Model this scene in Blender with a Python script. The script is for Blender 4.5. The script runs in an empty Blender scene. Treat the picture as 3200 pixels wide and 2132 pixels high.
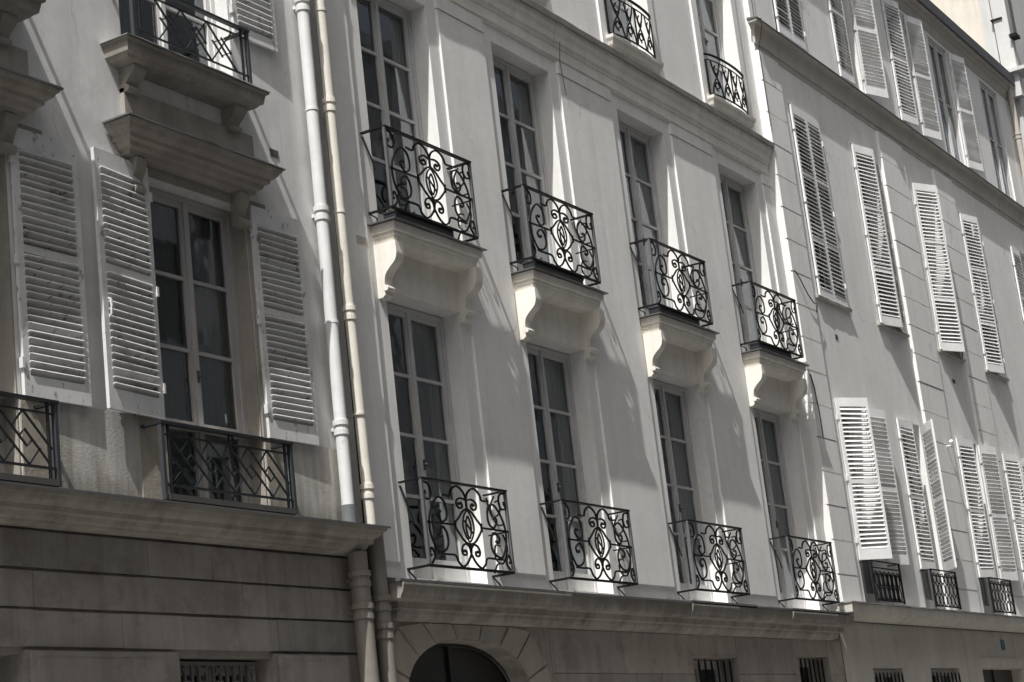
import bpy, bmesh, math, random
from math import sin, cos, pi, radians
from mathutils import Vector, Matrix

random.seed(7)
scene = bpy.context.scene
COL = scene.collection
GZ = -1.6                                   # street level; the camera stands at eye height 0

# ------------------------------------------------------------------ materials
def new_mat(name):
    m = bpy.data.materials.new(name); m.use_nodes = True
    nt = m.node_tree; nt.nodes.clear()
    out = nt.nodes.new('ShaderNodeOutputMaterial')
    b = nt.nodes.new('ShaderNodeBsdfPrincipled')
    nt.links.new(b.outputs[0], out.inputs[0])
    return m, nt, b, out

def pos_map(nt, scale):
    g = nt.nodes.new('ShaderNodeNewGeometry')
    mp = nt.nodes.new('ShaderNodeMapping'); mp.inputs['Scale'].default_value = scale
    nt.links.new(g.outputs['Position'], mp.inputs[0])
    return mp

def noise(nt, scale, s=1.0, detail=5, rough=.6):
    mp = pos_map(nt, scale)
    n = nt.nodes.new('ShaderNodeTexNoise'); n.inputs['Scale'].default_value = s
    n.inputs['Detail'].default_value = detail; n.inputs['Roughness'].default_value = rough
    nt.links.new(mp.outputs[0], n.inputs['Vector'])
    return n.outputs[0]

def ramp(nt, src, stops):
    r = nt.nodes.new('ShaderNodeValToRGB')
    while len(r.color_ramp.elements) < len(stops): r.color_ramp.elements.new(.5)
    for e, (p, c) in zip(r.color_ramp.elements, stops):
        e.position = p; e.color = (*c, 1) if len(c) == 3 else c
    nt.links.new(src, r.inputs[0]); return r.outputs[0]

def mix(nt, fac, a, b, mode='MIX'):
    m = nt.nodes.new('ShaderNodeMix'); m.data_type = 'RGBA'; m.blend_type = mode
    if isinstance(fac, (int, float)): m.inputs[0].default_value = fac
    else: nt.links.new(fac, m.inputs[0])
    for i, v in ((6, a), (7, b)):
        if isinstance(v, tuple): m.inputs[i].default_value = (*v, 1)
        else: nt.links.new(v, m.inputs[i])
    return m.outputs[2]

def g3(v): return (v, v, v)

def plaster(name, col, streak=.12, mottle=.1, bump=.15, rough=.9, patch=None, fine=60, blocks=None, island=None, stain=None, crack=.0):
    m, nt, b, out = new_mat(name)
    n1 = noise(nt, (1, 1, 1), .9, 6)
    n2 = noise(nt, (5, 5, .5), 1.0, 6, .65)
    n3 = noise(nt, (1, 1, 1), 14, 4)
    c = mix(nt, 1.0, col, ramp(nt, n1, [(.3, g3(1 - mottle)), (.7, g3(1 + mottle * .35))]), 'MULTIPLY')
    c = mix(nt, 1.0, c, ramp(nt, n2, [(.35, g3(1 - streak)), (.6, g3(1.0))]), 'MULTIPLY')
    c = mix(nt, 1.0, c, ramp(nt, n3, [(.3, g3(.95)), (.7, g3(1.02))]), 'MULTIPLY')
    n6 = noise(nt, (6, 6, .22), 1.0, 4, .55)
    c = mix(nt, ramp(nt, n6, [(.57, g3(0)), (.72, g3(min(1, streak * 3.2)))]), c, mix(nt, 1.0, c, (.66, .63, .58), 'MULTIPLY'))
    if patch:
        n4 = noise(nt, (1, 1, 1), 2.3, 7, .7)
        c = mix(nt, ramp(nt, n4, [(.5, g3(0)), (.62, g3(patch[1]))]), c, patch[0])
    if island:                                   # every stone its own tone
        g = nt.nodes.new('ShaderNodeNewGeometry')
        c = mix(nt, 1.0, c, ramp(nt, g.outputs['Random Per Island'], [(0, (.80, .83, .82)), (.35, (.97, .95, .93)), (.7, (1.03, .985, .95)), (1, (1.16, 1.12, 1.07))]), 'MULTIPLY')
    if crack:
        mp = pos_map(nt, (1, 1, .7)); n5 = nt.nodes.new('ShaderNodeTexNoise'); n5.inputs['Scale'].default_value = 1.7; n5.inputs['Detail'].default_value = 4
        nt.links.new(mp.outputs[0], n5.inputs['Vector'])
        ad = nt.nodes.new('ShaderNodeVectorMath'); ad.operation = 'MULTIPLY_ADD'; ad.inputs[1].default_value = (.9, .9, .9)
        nt.links.new(n5.outputs['Color'], ad.inputs[0]); nt.links.new(mp.outputs[0], ad.inputs[2])
        vo = nt.nodes.new('ShaderNodeTexVoronoi'); vo.feature = 'DISTANCE_TO_EDGE'; vo.inputs['Scale'].default_value = .55
        nt.links.new(ad.outputs[0], vo.inputs['Vector'])
        k = ramp(nt, vo.outputs['Distance'], [(.0, g3(1 - crack)), (.006, g3(1))])
        c = mix(nt, ramp(nt, noise(nt, (1, 1, 1), .8, 3), [(.5, g3(0)), (.6, g3(1))]), c, mix(nt, 1.0, c, k, 'MULTIPLY'))
    if stain:
        g = nt.nodes.new('ShaderNodeNewGeometry'); sp = nt.nodes.new('ShaderNodeSeparateXYZ'); nt.links.new(g.outputs['Position'], sp.inputs[0])
        for z0, z1, amt in stain:                # soot and splash bands at given heights, ragged along the top
            jit = nt.nodes.new('ShaderNodeMath'); jit.operation = 'MULTIPLY_ADD'; jit.inputs[1].default_value = (z1 - z0) * 2.4
            nt.links.new(noise(nt, (14, 14, .8), 1, 5), jit.inputs[0]); nt.links.new(sp.outputs[2], jit.inputs[2])
            mr = nt.nodes.new('ShaderNodeMapRange'); mr.inputs[1].default_value = z0 + (z1 - z0) * 1.2; mr.inputs[2].default_value = z1 + (z1 - z0) * 1.2
            mr.inputs[3].default_value = amt; mr.inputs[4].default_value = 0
            nt.links.new(jit.outputs[0], mr.inputs[0])
            c = mix(nt, mr.outputs[0], c, (.20, .185, .16))
    nt.links.new(c, b.inputs['Base Color'])
    b.inputs['Roughness'].default_value = rough
    bp = nt.nodes.new('ShaderNodeBump'); bp.inputs['Strength'].default_value = bump; bp.inputs['Distance'].default_value = .004
    nt.links.new(noise(nt, (1, 1, 1), fine, 4), bp.inputs['Height'])
    nt.links.new(bp.outputs[0], b.inputs['Normal'])
    return m

def paint(name, col, rough=.5, wear=None, metal=0.0, wscale=25, lo=.58, hi=.7, spec=.5, island=False):
    m, nt, b, out = new_mat(name)
    n = noise(nt, (1, 1, 1), 3, 5)
    c = mix(nt, 1.0, col, ramp(nt, n, [(.3, g3(.85)), (.7, g3(1.04))]), 'MULTIPLY')
    if wear:
        n2 = noise(nt, (1, 1, .5), wscale, 6, .7)
        c = mix(nt, ramp(nt, n2, [(lo, g3(0)), (hi, g3(1))]), c, wear)
    if island:
        g = nt.nodes.new('ShaderNodeNewGeometry')
        c = mix(nt, 1.0, c, ramp(nt, g.outputs['Random Per Island'], [(0, (.84, .83, .81)), (.4, g3(.97)), (1, g3(1.03))]), 'MULTIPLY')
    nt.links.new(c, b.inputs['Base Color'])
    b.inputs['Roughness'].default_value = rough; b.inputs['Metallic'].default_value = metal
    b.inputs['Specular IOR Level'].default_value = spec
    return m

def glass(name, tint=(.76, .80, .84)):
    m = bpy.data.materials.new(name); m.use_nodes = True
    nt = m.node_tree; nt.nodes.clear()
    out = nt.nodes.new('ShaderNodeOutputMaterial')
    tr = nt.nodes.new('ShaderNodeBsdfTransparent'); tr.inputs[0].default_value = (*tint, 1)
    gl = nt.nodes.new('ShaderNodeBsdfGlossy'); gl.inputs['Roughness'].default_value = .015
    gl.inputs['Color'].default_value = (.90, .95, 1, 1)
    fr = nt.nodes.new('ShaderNodeFresnel'); fr.inputs[0].default_value = 2.2
    bp = nt.nodes.new('ShaderNodeBump'); bp.inputs['Strength'].default_value = .12; bp.inputs['Distance'].default_value = .02
    nt.links.new(noise(nt, (1, 1, 1), 2.2, 2), bp.inputs['Height'])
    nt.links.new(bp.outputs[0], gl.inputs['Normal'])
    mx = nt.nodes.new('ShaderNodeMixShader')
    nt.links.new(fr.outputs[0], mx.inputs[0]); nt.links.new(tr.outputs[0], mx.inputs[1]); nt.links.new(gl.outputs[0], mx.inputs[2])
    nt.links.new(mx.outputs[0], out.inputs[0])
    return m

def fabric(name, col):
    m, nt, b, out = new_mat(name)
    n = noise(nt, (30, 30, 1), 1, 3)
    nt.links.new(mix(nt, 1.0, col, ramp(nt, n, [(.3, g3(.8)), (.7, g3(1))]), 'MULTIPLY'), b.inputs['Base Color'])
    b.inputs['Roughness'].default_value = .95
    tl = nt.nodes.new('ShaderNodeBsdfTranslucent'); tl.inputs[0].default_value = (*col, 1)
    mx = nt.nodes.new('ShaderNodeMixShader'); mx.inputs[0].default_value = .35
    nt.links.new(b.outputs[0], mx.inputs[1]); nt.links.new(tl.outputs[0], mx.inputs[2])
    nt.links.new(mx.outputs[0], out.inputs[0])
    return m

M = dict(
    wallA=plaster('grey_plaster', (.82, .815, .80), .12, .16, .3, patch=((.56, .55, .53), .35), crack=.25),
    baseA=plaster('stained_render', (.66, .64, .60), .3, .22, .6, patch=((.36, .33, .28), .55), stain=((2.60, 2.78, .75),), crack=.3),
    stoneA=plaster('weathered_limestone', (.50, .465, .41), .2, .28, .6, patch=((.24, .215, .185), .6), stain=((6.27, 6.17, .55), (2.50, 2.44, .35))),
    jambA=plaster('crumbling_limestone', (.47, .43, .36), .2, .25, .9, patch=((.33, .29, .235), .7), fine=25),
    groundA=plaster('dark_limestone', (.40, .38, .355), .2, .22, .5, patch=((.2, .165, .14), .5), island=True),
    wallB=plaster('cream_plaster', (.93, .918, .89), .065, .09, .15, crack=.25),
    trimB=plaster('cream_stone_trim', (.93, .895, .82), .10, .10, .25, patch=((.70, .65, .57), .22)),
    ledgeB=plaster('dirty_stone_ledge', (.48, .455, .41), .3, .25, .5, patch=((.22, .2, .175), .6), stain=((2.02, 1.93, .62),)),
    groundB=plaster('street_limestone', (.46, .43, .395), .16, .2, .5, patch=((.24, .195, .17), .5), island=True),
    wallC=plaster('warm_grey_plaster', (.92, .908, .885), .06, .09, .15, crack=.25),
    vouss=plaster('arch_limestone', (.56, .515, .46), .12, .2, .5, patch=((.36, .31, .27), .4), island=True),
    trimC=plaster('grey_stone_trim', (.56, .525, .47), .12, .12, .3),
    groundC=plaster('ground_render', (.68, .645, .58), .12, .16, .3),
    wallD=plaster('cream_party_wall', (.78, .73, .64), .1, .1, .2),
    greyD=plaster('grey_chimney_render', (.66, .66, .64), .1, .12, .2),
    opp=plaster('opposite_plaster', (.50, .51, .52), .1, .15, .2),
    shutA=paint('old_grey_paint', (.77, .77, .76), .6, (.27, .25, .22), wscale=14, lo=.58, hi=.66, island=True),
    shutC=paint('white_paint', (.90, .90, .89), .45, (.60, .585, .55), island=True, wscale=9, lo=.62, hi=.75),
    frameA=paint('grey_frame_paint', (.46, .445, .43), .5),
    frameB=paint('pale_frame_paint', (.62, .62, .61), .45),
    frameW=paint('bright_frame_paint', (.8, .8, .78), .45),
    iron=paint('black_iron', (.010, .010, .011), .55, (.03, .026, .022), wscale=20, lo=.66, hi=.76, spec=.2),
    post=paint('sunlit_grey_post', (.13, .135, .14), .35, (.08, .08, .08), wscale=20),  # grey iron made paler than the rails to carry sun on the posts
    postA=paint('blue_grey_post', (.05, .057, .063), .45, (.14, .12, .09), wscale=14, lo=.66, hi=.74),
    ironA=paint('blue_black_iron', (.016, .019, .022), .5, (.06, .05, .04), wscale=14, lo=.66, hi=.74),
    zinc=paint('zinc_sheet', (.17, .17, .17), .45, (.10, .10, .10), metal=.35, wscale=5),
    zincL=paint('pale_zinc_sheet', (.36, .36, .35), .45, (.22, .22, .22), metal=.3, wscale=5),
    pipeW=paint('white_pipe_paint', (.80, .80, .79), .45, (.45, .44, .42), wscale=7, lo=.62, hi=.74),
    pipeC=paint('cream_pipe_paint', (.80, .76, .68), .5, (.55, .50, .43), wscale=7, lo=.62, hi=.72),
    pipeG=paint('grimy_pipe_paint', (.27, .25, .22), .5, (.2, .18, .16), wscale=7),
    lead=paint('weathered_lead', (.26, .25, .23), .6, (.18, .17, .155), wscale=6),
    boot=paint('grey_pipe_boot', (.17, .18, .19), .5),
    glass=glass('window_glass'),
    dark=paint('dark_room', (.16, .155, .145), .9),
    oppS=paint('opposite_shutter_paint', (.7, .69, .67), .6),
    curtain=fabric('cream_voile', (.86, .82, .74)),
    curtainW=fabric('white_voile', (.82, .81, .79)),
    door=paint('black_door_paint', (.022, .021, .02), .3),
    plate=paint('enamel_blue', (.05, .16, .22), .3),
    slate=paint('slate_roof', (.10, .10, .11), .6),
    grille=paint('grey_grille', (.17, .165, .155), .5, (.09, .085, .08), wscale=12),
    planter=paint('charcoal_planter', (.035, .037, .042), .35),
    dry=paint('dry_leaf', (.28, .23, .15), .8),
    cable=paint('black_cable', (.02, .02, .02), .6),
    asphalt=plaster('asphalt', (.05, .05, .052), .0, .2, .8),
    pave=plaster('granite_pavement', (.28, .27, .255), .0, .2, .5),
    vent=paint('vent_metal', (.09, .085, .08), .6),
)

# ------------------------------------------------------------------ mesh builder
class MB:
    def __init__(s): s.v = []; s.f = []
    def add(s, vs, fs):
        o = len(s.v); s.v += [tuple(p) for p in vs]; s.f += [tuple(i + o for i in f) for f in fs]; return s
    def box(s, x0, x1, y0, y1, z0, z1, T=None):
        vs = [(x, y, z) for x in (x0, x1) for y in (y0, y1) for z in (z0, z1)]
        if T: vs = [T(p) for p in vs]
        return s.add(vs, [(0, 1, 3, 2), (4, 6, 7, 5), (0, 4, 5, 1), (2, 3, 7, 6), (0, 2, 6, 4), (1, 5, 7, 3)])
    def quad(s, a, b, c, d): return s.add([a, b, c, d], [(0, 1, 2, 3)])
    def prism(s, poly, x0, x1, f=None):
        """poly: (d, z) outward offset and height, extruded along x"""
        n = len(poly); f = f or (lambda x, d, z: (x, -d, z))
        vs = [f(x0, d, z) for d, z in poly] + [f(x1, d, z) for d, z in poly]
        fs = [tuple(range(n)), tuple(range(2 * n - 1, n - 1, -1))]
        fs += [(i, (i + 1) % n, n + (i + 1) % n, n + i) for i in range(n)]
        return s.add(vs, fs)
    def ribbon(s, pts, F, t=.018, w=.016, closed=False):
        """flat bar along a planar curve; F(u, v, w) -> world, u and v in metres"""
        n = len(pts); rings = []
        for i, (u, v) in enumerate(pts):
            a = pts[(i - 1) % n if closed else max(i - 1, 0)]; b = pts[(i + 1) % n if closed else min(i + 1, n - 1)]
            du, dv = b[0] - a[0], b[1] - a[1]; L = math.hypot(du, dv) or 1
            nu, nv = -dv / L * t / 2, du / L * t / 2
            rings.append([F(u + nu, v + nv, -w / 2), F(u - nu, v - nv, -w / 2), F(u - nu, v - nv, w / 2), F(u + nu, v + nv, w / 2)])
        vs = [p for r in rings for p in r]; fs = []
        for i in range(n if closed else n - 1):
            j = (i + 1) % n
            for k in range(4): fs.append((4 * i + k, 4 * i + (k + 1) % 4, 4 * j + (k + 1) % 4, 4 * j + k))
        if not closed: fs += [(3, 2, 1, 0), tuple(4 * (n - 1) + k for k in range(4))]
        return s.add(vs, fs)
    def tube(s, pts, r, n=12, cap=True):
        rings = []; m = len(pts)
        rr = r if isinstance(r, list) else [r] * m
        for i, p in enumerate(pts):
            a = Vector(pts[max(i - 1, 0)]); b = Vector(pts[min(i + 1, m - 1)]); d = (b - a)
            if d.length < 1e-9: d = Vector((0, 0, 1))
            d.normalize()
            e = Vector((0, 1, 0)) if abs(d.y) < .9 else Vector((1, 0, 0))
            x = d.cross(e).normalized(); y = d.cross(x)
            rings.append([Vector(p) + (x * cos(2 * pi * k / n) + y * sin(2 * pi * k / n)) * rr[i] for k in range(n)])
        vs = [p for q in rings for p in q]; fs = []
        for i in range(m - 1):
            for k in range(n): fs.append((i * n + k, i * n + (k + 1) % n, (i + 1) * n + (k + 1) % n, (i + 1) * n + k))
        s.add(vs, fs)
        if cap:
            for q in (rings[0], rings[-1]): s.add(q, [tuple(range(n))])
        return s
    def ball(s, c, r, F=None):
        vs = []; fs = []
        for i in range(5):
            a = pi * i / 4 - pi / 2
            for k in range(8):
                vs.append((c[0] + r * cos(a) * cos(k * pi / 4), c[1] + r * cos(a) * sin(k * pi / 4), c[2] + r * sin(a)))
        for i in range(4):
            for k in range(8): fs.append((i * 8 + k, i * 8 + (k + 1) % 8, (i + 1) * 8 + (k + 1) % 8, (i + 1) * 8 + k))
        return s.add(vs, fs)
    def ledge(s, x0, x1, prof, y0=0.0, left=True, right=True, jit=.0028):
        """moulded shelf with mitred returns; prof is (d, z) from top to bottom"""
        dm = max(d for d, z in prof); rings = []
        n = max(2, int((x1 - x0) / .16)); rg = random.Random(int(x0 * 97 + len(prof)))
        wob = [(rg.gauss(0, jit * .6), rg.gauss(0, jit * .6)) for _ in range(n + 1)]
        for d, z in prof:
            xl = x0 + (dm - d if left else 0); xr = x1 - (dm - d if right else 0)
            row = []
            for k in range(n + 1):
                a = wob[k] if d > .02 else (0, 0)
                row.append((xl + (xr - xl) * k / n, y0 - d + (a[0] + rg.gauss(0, jit * .35) if d > .02 else 0), z + (a[1] + rg.gauss(0, jit * .25) if d > .02 else 0)))
            rings.append([(xl, y0, z)] + row + [(xr, y0, z)])
        m = n + 3
        vs = [p for r in rings for p in r]; fs = []
        for i in range(len(prof) - 1):
            for k in range(m - 1): fs.append((m * i + k, m * i + k + 1, m * i + m + 1 + k, m * i + m + k))
        for i in (0, len(prof) - 1):
            for k in range(1, m - 2):
                fs.append((m * i, m * i + k, m * i + k + 1))
            fs.append((m * i, m * i + m - 2, m * i + m - 1))
        return s.add(vs, fs)
    def build(s, name, mat, parent=None, smooth=False, base=None, fix=True):
        off = Vector((0, 0, 0))
        if parent is not None:
            off = world_loc(parent)
        if base is not None: off = Vector(base)
        me = bpy.data.meshes.new(name)
        me.from_pydata([tuple(Vector(p) - off) for p in s.v], [], s.f)
        me.materials.append(M[mat] if isinstance(mat, str) else mat)
        me.validate()
        if fix:
            bm = bmesh.new(); bm.from_mesh(me)
            bmesh.ops.recalc_face_normals(bm, faces=bm.faces[:]); bm.to_mesh(me); bm.free()
        if smooth:
            for p in me.polygons: p.use_smooth = True
        o = bpy.data.objects.new(name, me); COL.objects.link(o)
        if base is not None:
            o.location = Vector(base) - (world_loc(parent) if parent else Vector((0, 0, 0)))
        if parent is not None: o.parent = parent
        return o

def world_loc(o):
    v = Vector(o.location)
    while o.parent is not None:
        o = o.parent; v = v + Vector(o.location)
    return v

def tag(o, label=None, cat=None, group=None, kind=None):
    if label: o['label'] = label
    if cat: o['category'] = cat
    if group: o['group'] = group
    if kind: o['kind'] = kind
    return o

def root(name, loc, label, cat, group=None):
    o = bpy.data.objects.new(name, None); COL.objects.link(o); o.location = loc
    return tag(o, label, cat, group)

def copy_tree(o, parent, dx, top=True):
    """a part and its sub-parts again, dx metres along the street"""
    c = o.copy(); COL.objects.link(c); c.parent = parent
    if top: c.location = Vector(o.location) + Vector((dx, 0, 0))
    for ch in list(o.children): copy_tree(ch, c, 0, False)
    return c

def spline(pts, n=6, closed=False):
    out = []; m = len(pts)
    rng = range(m if closed else m - 1)
    for i in rng:
        g = (lambda k: pts[k % m]) if closed else (lambda k: pts[min(max(k, 0), m - 1)])
        p0, p1, p2, p3 = g(i - 1), g(i), g(i + 1), g(i + 2)
        for k in range(n):
            t = k / n
            out.append(tuple(.5 * (2 * p1[j] + (p2[j] - p0[j]) * t + (2 * p0[j] - 5 * p1[j] + 4 * p2[j] - p3[j]) * t * t
                                   + (3 * p1[j] - p0[j] - 3 * p2[j] + p3[j]) * t ** 3) for j in (0, 1)))
    if not closed: out.append(tuple(pts[-1]))
    return out

def wall_mesh(mb, x0, x1, z0, z1, ops, y=0.0, depth=.25):
    xs = sorted({x0, x1, *[v for o in ops for v in (o[0], o[1]) if x0 <= v <= x1]})
    zs = sorted({z0, z1, *[v for o in ops for v in (o[2], o[3]) if z0 <= v <= z1]})
    for a, b in zip(xs, xs[1:]):
        for c, d in zip(zs, zs[1:]):
            mx, mz = (a + b) / 2, (c + d) / 2
            if any(o[0] < mx < o[1] and o[2] < mz < o[3] for o in ops): continue
            mb.quad((a, y, c), (b, y, c), (b, y, d), (a, y, d))
    for a, b, c, d in ops:
        a, b, c, d = max(a, x0), min(b, x1), max(c, z0), min(d, z1)
        if a >= b or c >= d: continue
        e = y + depth
        mb.quad((a, y, c), (a, y, d), (a, e, d), (a, e, c)); mb.quad((b, y, c), (b, e, c), (b, e, d), (b, y, d))
        mb.quad((a, y, d), (b, y, d), (b, e, d), (a, e, d)); mb.quad((a, y, c), (a, e, c), (b, e, c), (b, y, c))
    return mb

def body(mb, x0, x1, z0, z1, y=0.0, back=8.0, top=True):
    mb.quad((x0, y, z0), (x0, back, z0), (x0, back, z1), (x0, y, z1))
    mb.quad((x1, y, z0), (x1, y, z1), (x1, back, z1), (x1, back, z0))
    mb.quad((x0, back, z0), (x1, back, z0), (x1, back, z1), (x0, back, z1))
    if top: mb.quad((x0, y, z1), (x1, y, z1), (x1, back, z1), (x0, back, z1))

# ------------------------------------------------------------------ windows and shutters
def window(parent, x0, x1, z0, z1, y, rows, mat='frameB', kick=0.0, leaves=2, handle=True, bar=.03):
    """casement frame with one glass pane mesh in each leaf"""
    mb = MB(); fr = .045; st = .055; T = .05
    mb.box(x0, x0 + fr, y - .015, y + T + .015, z0, z1); mb.box(x1 - fr, x1, y - .015, y + T + .015, z0, z1)
    mb.box(x0 + fr, x1 - fr, y - .015, y + T + .015, z1 - fr, z1); mb.box(x0 + fr, x1 - fr, y - .015, y + T + .015, z0, z0 + fr * .8)
    a, b, c, d = x0 + fr, x1 - fr, z0 + fr * .8, z1 - fr
    w = (b - a) / leaves; spans = []
    for k in range(leaves):
        l, r = a + k * w + .002, a + (k + 1) * w - .002
        mb.box(l, l + st, y, y + T, c, d); mb.box(r - st, r, y, y + T, c, d)
        mb.box(l + st, r - st, y, y + T, d - st, d); mb.box(l + st, r - st, y, y + T, c, c + st * 1.3 + kick)
        lo, hi = c + st * 1.3 + kick, d - st
        for i in range(1, rows):
            z = lo + (hi - lo) * i / rows
            mb.box(l + st, r - st, y + .004, y + T - .004, z - bar / 2, z + bar / 2)
        spans.append((l + st, r - st, lo, hi))
    if leaves == 2:
        xm = (a + b) / 2; mb.box(xm - .026, xm + .026, y - .02, y - .001, c, d)      # cover strip on the meeting stiles
    o = mb.build('window', mat, parent)
    for l, r, lo, hi in spans:
        p = MB()
        for i in range(rows):                    # old panes: none quite in line with its neighbour
            q0, q1 = lo + (hi - lo) * i / rows, lo + (hi - lo) * (i + 1) / rows
            e = [y + .026 + random.uniform(-.0035, .0035) for _ in range(3)]; e.append(e[0] - e[1] + e[2])
            p.quad((l, e[0], q0), (r, e[1], q0), (r, e[2], q1), (l, e[3], q1))
        p.build('pane', 'glass', o, fix=False)
    if handle and leaves == 2:
        zc = c + (d - c) * .42
        h = MB(); h.box(xm - .012, xm + .012, y - .032, y - .021, zc - .05, zc + .05); h.ball((xm, y - .045, zc), .018)
        h.build('handle', 'vent', o, smooth=False)
    return o

def shutter(parent, hx, y, z0, z1, w, ang, side, mat, pitch=.065, rails=(), tilt=32, stile=.055, top=.12, bot=.14, flip=1, th=.030, lean=0.0, hinges=True):
    """louvred leaf hinged at hx; side=+1 hinge on its left, -1 on its right; ang = opening in degrees, 0 closed"""
    t = radians(ang); dx, dy = side * cos(t), -sin(t)
    nx, ny = (sin(t) * side * -1, -cos(t))      # outward normal of the closed leaf
    def T(p):
        u, q, z = p                              # u along the leaf, q out of its face
        s = lean * (z - z0)
        return (hx + dx * (u + s) + nx * q, y + dy * (u + s) + ny * q, z)
    fr = MB()
    fr.box(0, stile, 0, th, z0, z1, T); fr.box(w - stile, w, 0, th, z0, z1, T)
    cuts = [z0 + bot] + [v for r in rails for v in (r - .03, r + .03)] + [z1 - top]
    fr.box(stile, w - stile, 0, th, z0, z0 + bot, T); fr.box(stile, w - stile, 0, th, z1 - top, z1, T)
    for r in rails: fr.box(stile, w - stile, 0, th, r - .03, r + .03, T)
    o = fr.build('shutter', mat, parent)
    sl = MB(); ta = radians(tilt) * flip
    for lo, hi in zip(cuts[0::2], cuts[1::2]):
        n = max(1, round((hi - lo) / pitch)); p = (hi - lo) / n
        for i in range(n):
            zc = lo + (i + .5) * p + random.uniform(-.0015, .0015); a = ta + radians(random.gauss(0, 2.6) if random.random() > .03 else random.choice((-16, 14))); hw = .034 if flip < 0 else .029; ht = .0045
            ca, sa = cos(a), sin(a); q0 = th / 2; vs = []
            sg = random.gauss(0, .0022)
            for u in (stile - .002, w - stile + .002):
                sg = -sg
                for ss, tt in ((-1, -1), (1, -1), (1, 1), (-1, 1)):
                    # slat runs from the inner high edge to the outer low edge
                    q = q0 + ss * hw * ca - tt * ht * sa; z = zc + sg - ss * hw * sa - tt * ht * ca
                    vs.append(T((u, q, z)))
            sl.add(vs, [(0, 1, 2, 3), (7, 6, 5, 4), (0, 4, 5, 1), (1, 5, 6, 2), (2, 6, 7, 3), (3, 7, 4, 0)])
    sl.build('louvre_slats', mat, o)
    if hinges:
        for f in (.12, .5, .88):
            zc = z0 + (z1 - z0) * f
            h = MB(); h.box(-.02, .004, th * .2, th + .012, zc - .04, zc + .04, T); h.build('hinge', mat, o)
    return o

# ------------------------------------------------------------------ scroll railing of the middle house
HALF = [
    [(.505, .85), (.525, .915), (.58, .974), (.63, .968), (.675, .908), (.695, .846), (.774, .85)],
    [(.505, .823), (.56, .838), (.60, .82), (.62, .78), (.605, .725), (.575, .715), (.55, .745), (.568, .785), (.585, .77)],
    [(.503, .72), (.558, .673), (.61, .591), (.66, .503), (.607, .384), (.555, .31), (.503, .285)],
    [(.503, .70), (.545, .62), (.565, .50), (.54, .38), (.503, .31)],
    [(.503, .63), (.527, .54), (.525, .43), (.503, .35)],
    [(.503, .181), (.512, .241), (.545, .283), (.586, .262), (.607, .199), (.589, .148), (.556, .156), (.557, .196), (.578, .198)],
    [(.503, .161), (.535, .085), (.575, .029), (.616, .007), (.66, .055), (.692, .132), (.80, .133), (.887, .135)],
    [(.808, .515), (.758, .56), (.745, .658), (.76, .76), (.80, .811), (.846, .803), (.898, .719), (.939, .602), (.955, .483), (.945, .33), (.89, .175), (.846, .156)],
    [(.808, .515), (.843, .57), (.855, .622), (.835, .652), (.815, .64)],
    [(.80, .464), (.768, .401), (.756, .309), (.769, .23), (.804, .178), (.846, .156)],
    [(.80, .464), (.837, .438), (.867, .391), (.85, .339), (.823, .345), (.832, .37)],
    [(.988, .978), (.928, .957), (.905, .862), (.929, .774), (.986, .79), (.965, .85)],
    [(.965, .013), (.928, .092), (.94, .17), (.965, .19), (.985, .10)],
    [(.661, .503), (.80, .50), (.988, .497)],
    [(.661, .555), (.655, .503), (.661, .45)],
]
def scroll_panel(mb, F, W, H, t=.0175, w=.014):
    for side in (0, 1):
        for c in HALF:
            p = spline(c, 6)
            mb.ribbon([((u if side else 1 - u) * W, v * H) for u, v in p], F, t * .6 if c in HALF[3:5] else t, w)
        for u, v in ((.585, .772), (.818, .645), (.578, .198), (.826, .352), (.975, .86), (.97, .11)):
            c = F((u if side else 1 - u) * W, v * H, 0); mb.ball(c, .017)
    mb.ribbon([(.5 * W, .86 * H), (.5 * W, .80 * H), (.5 * W, .71 * H)], F, .024, w)
    mb.ribbon([(.5 * W, .30 * H), (.5 * W, .20 * H), (.5 * W, .12 * H)], F, .024, w)
    mb.ribbon([(.455 * W, .57 * H), (.545 * W, .42 * H)], F, t * .6, w)

def side_panel(mb, F, D, H, t=.014, w=.012):
    for c in ([(.1, .98), (.2, .8), (.5, .62), (.85, .60)], [(.5, .98), (.25, .86), (.35, .72), (.7, .76), (.72, .9), (.5, .9)],
              [(.0, .5), (1, .5)], [(.75, .48), (.9, .3), (.6, .12), (.25, .2), (.3, .36), (.55, .34)], [(.1, .02), (.3, .12), (.6, .12)]):
        mb.ribbon([(u * D, v * H) for u, v in spline(c, 6)], F, t, w)

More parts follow.
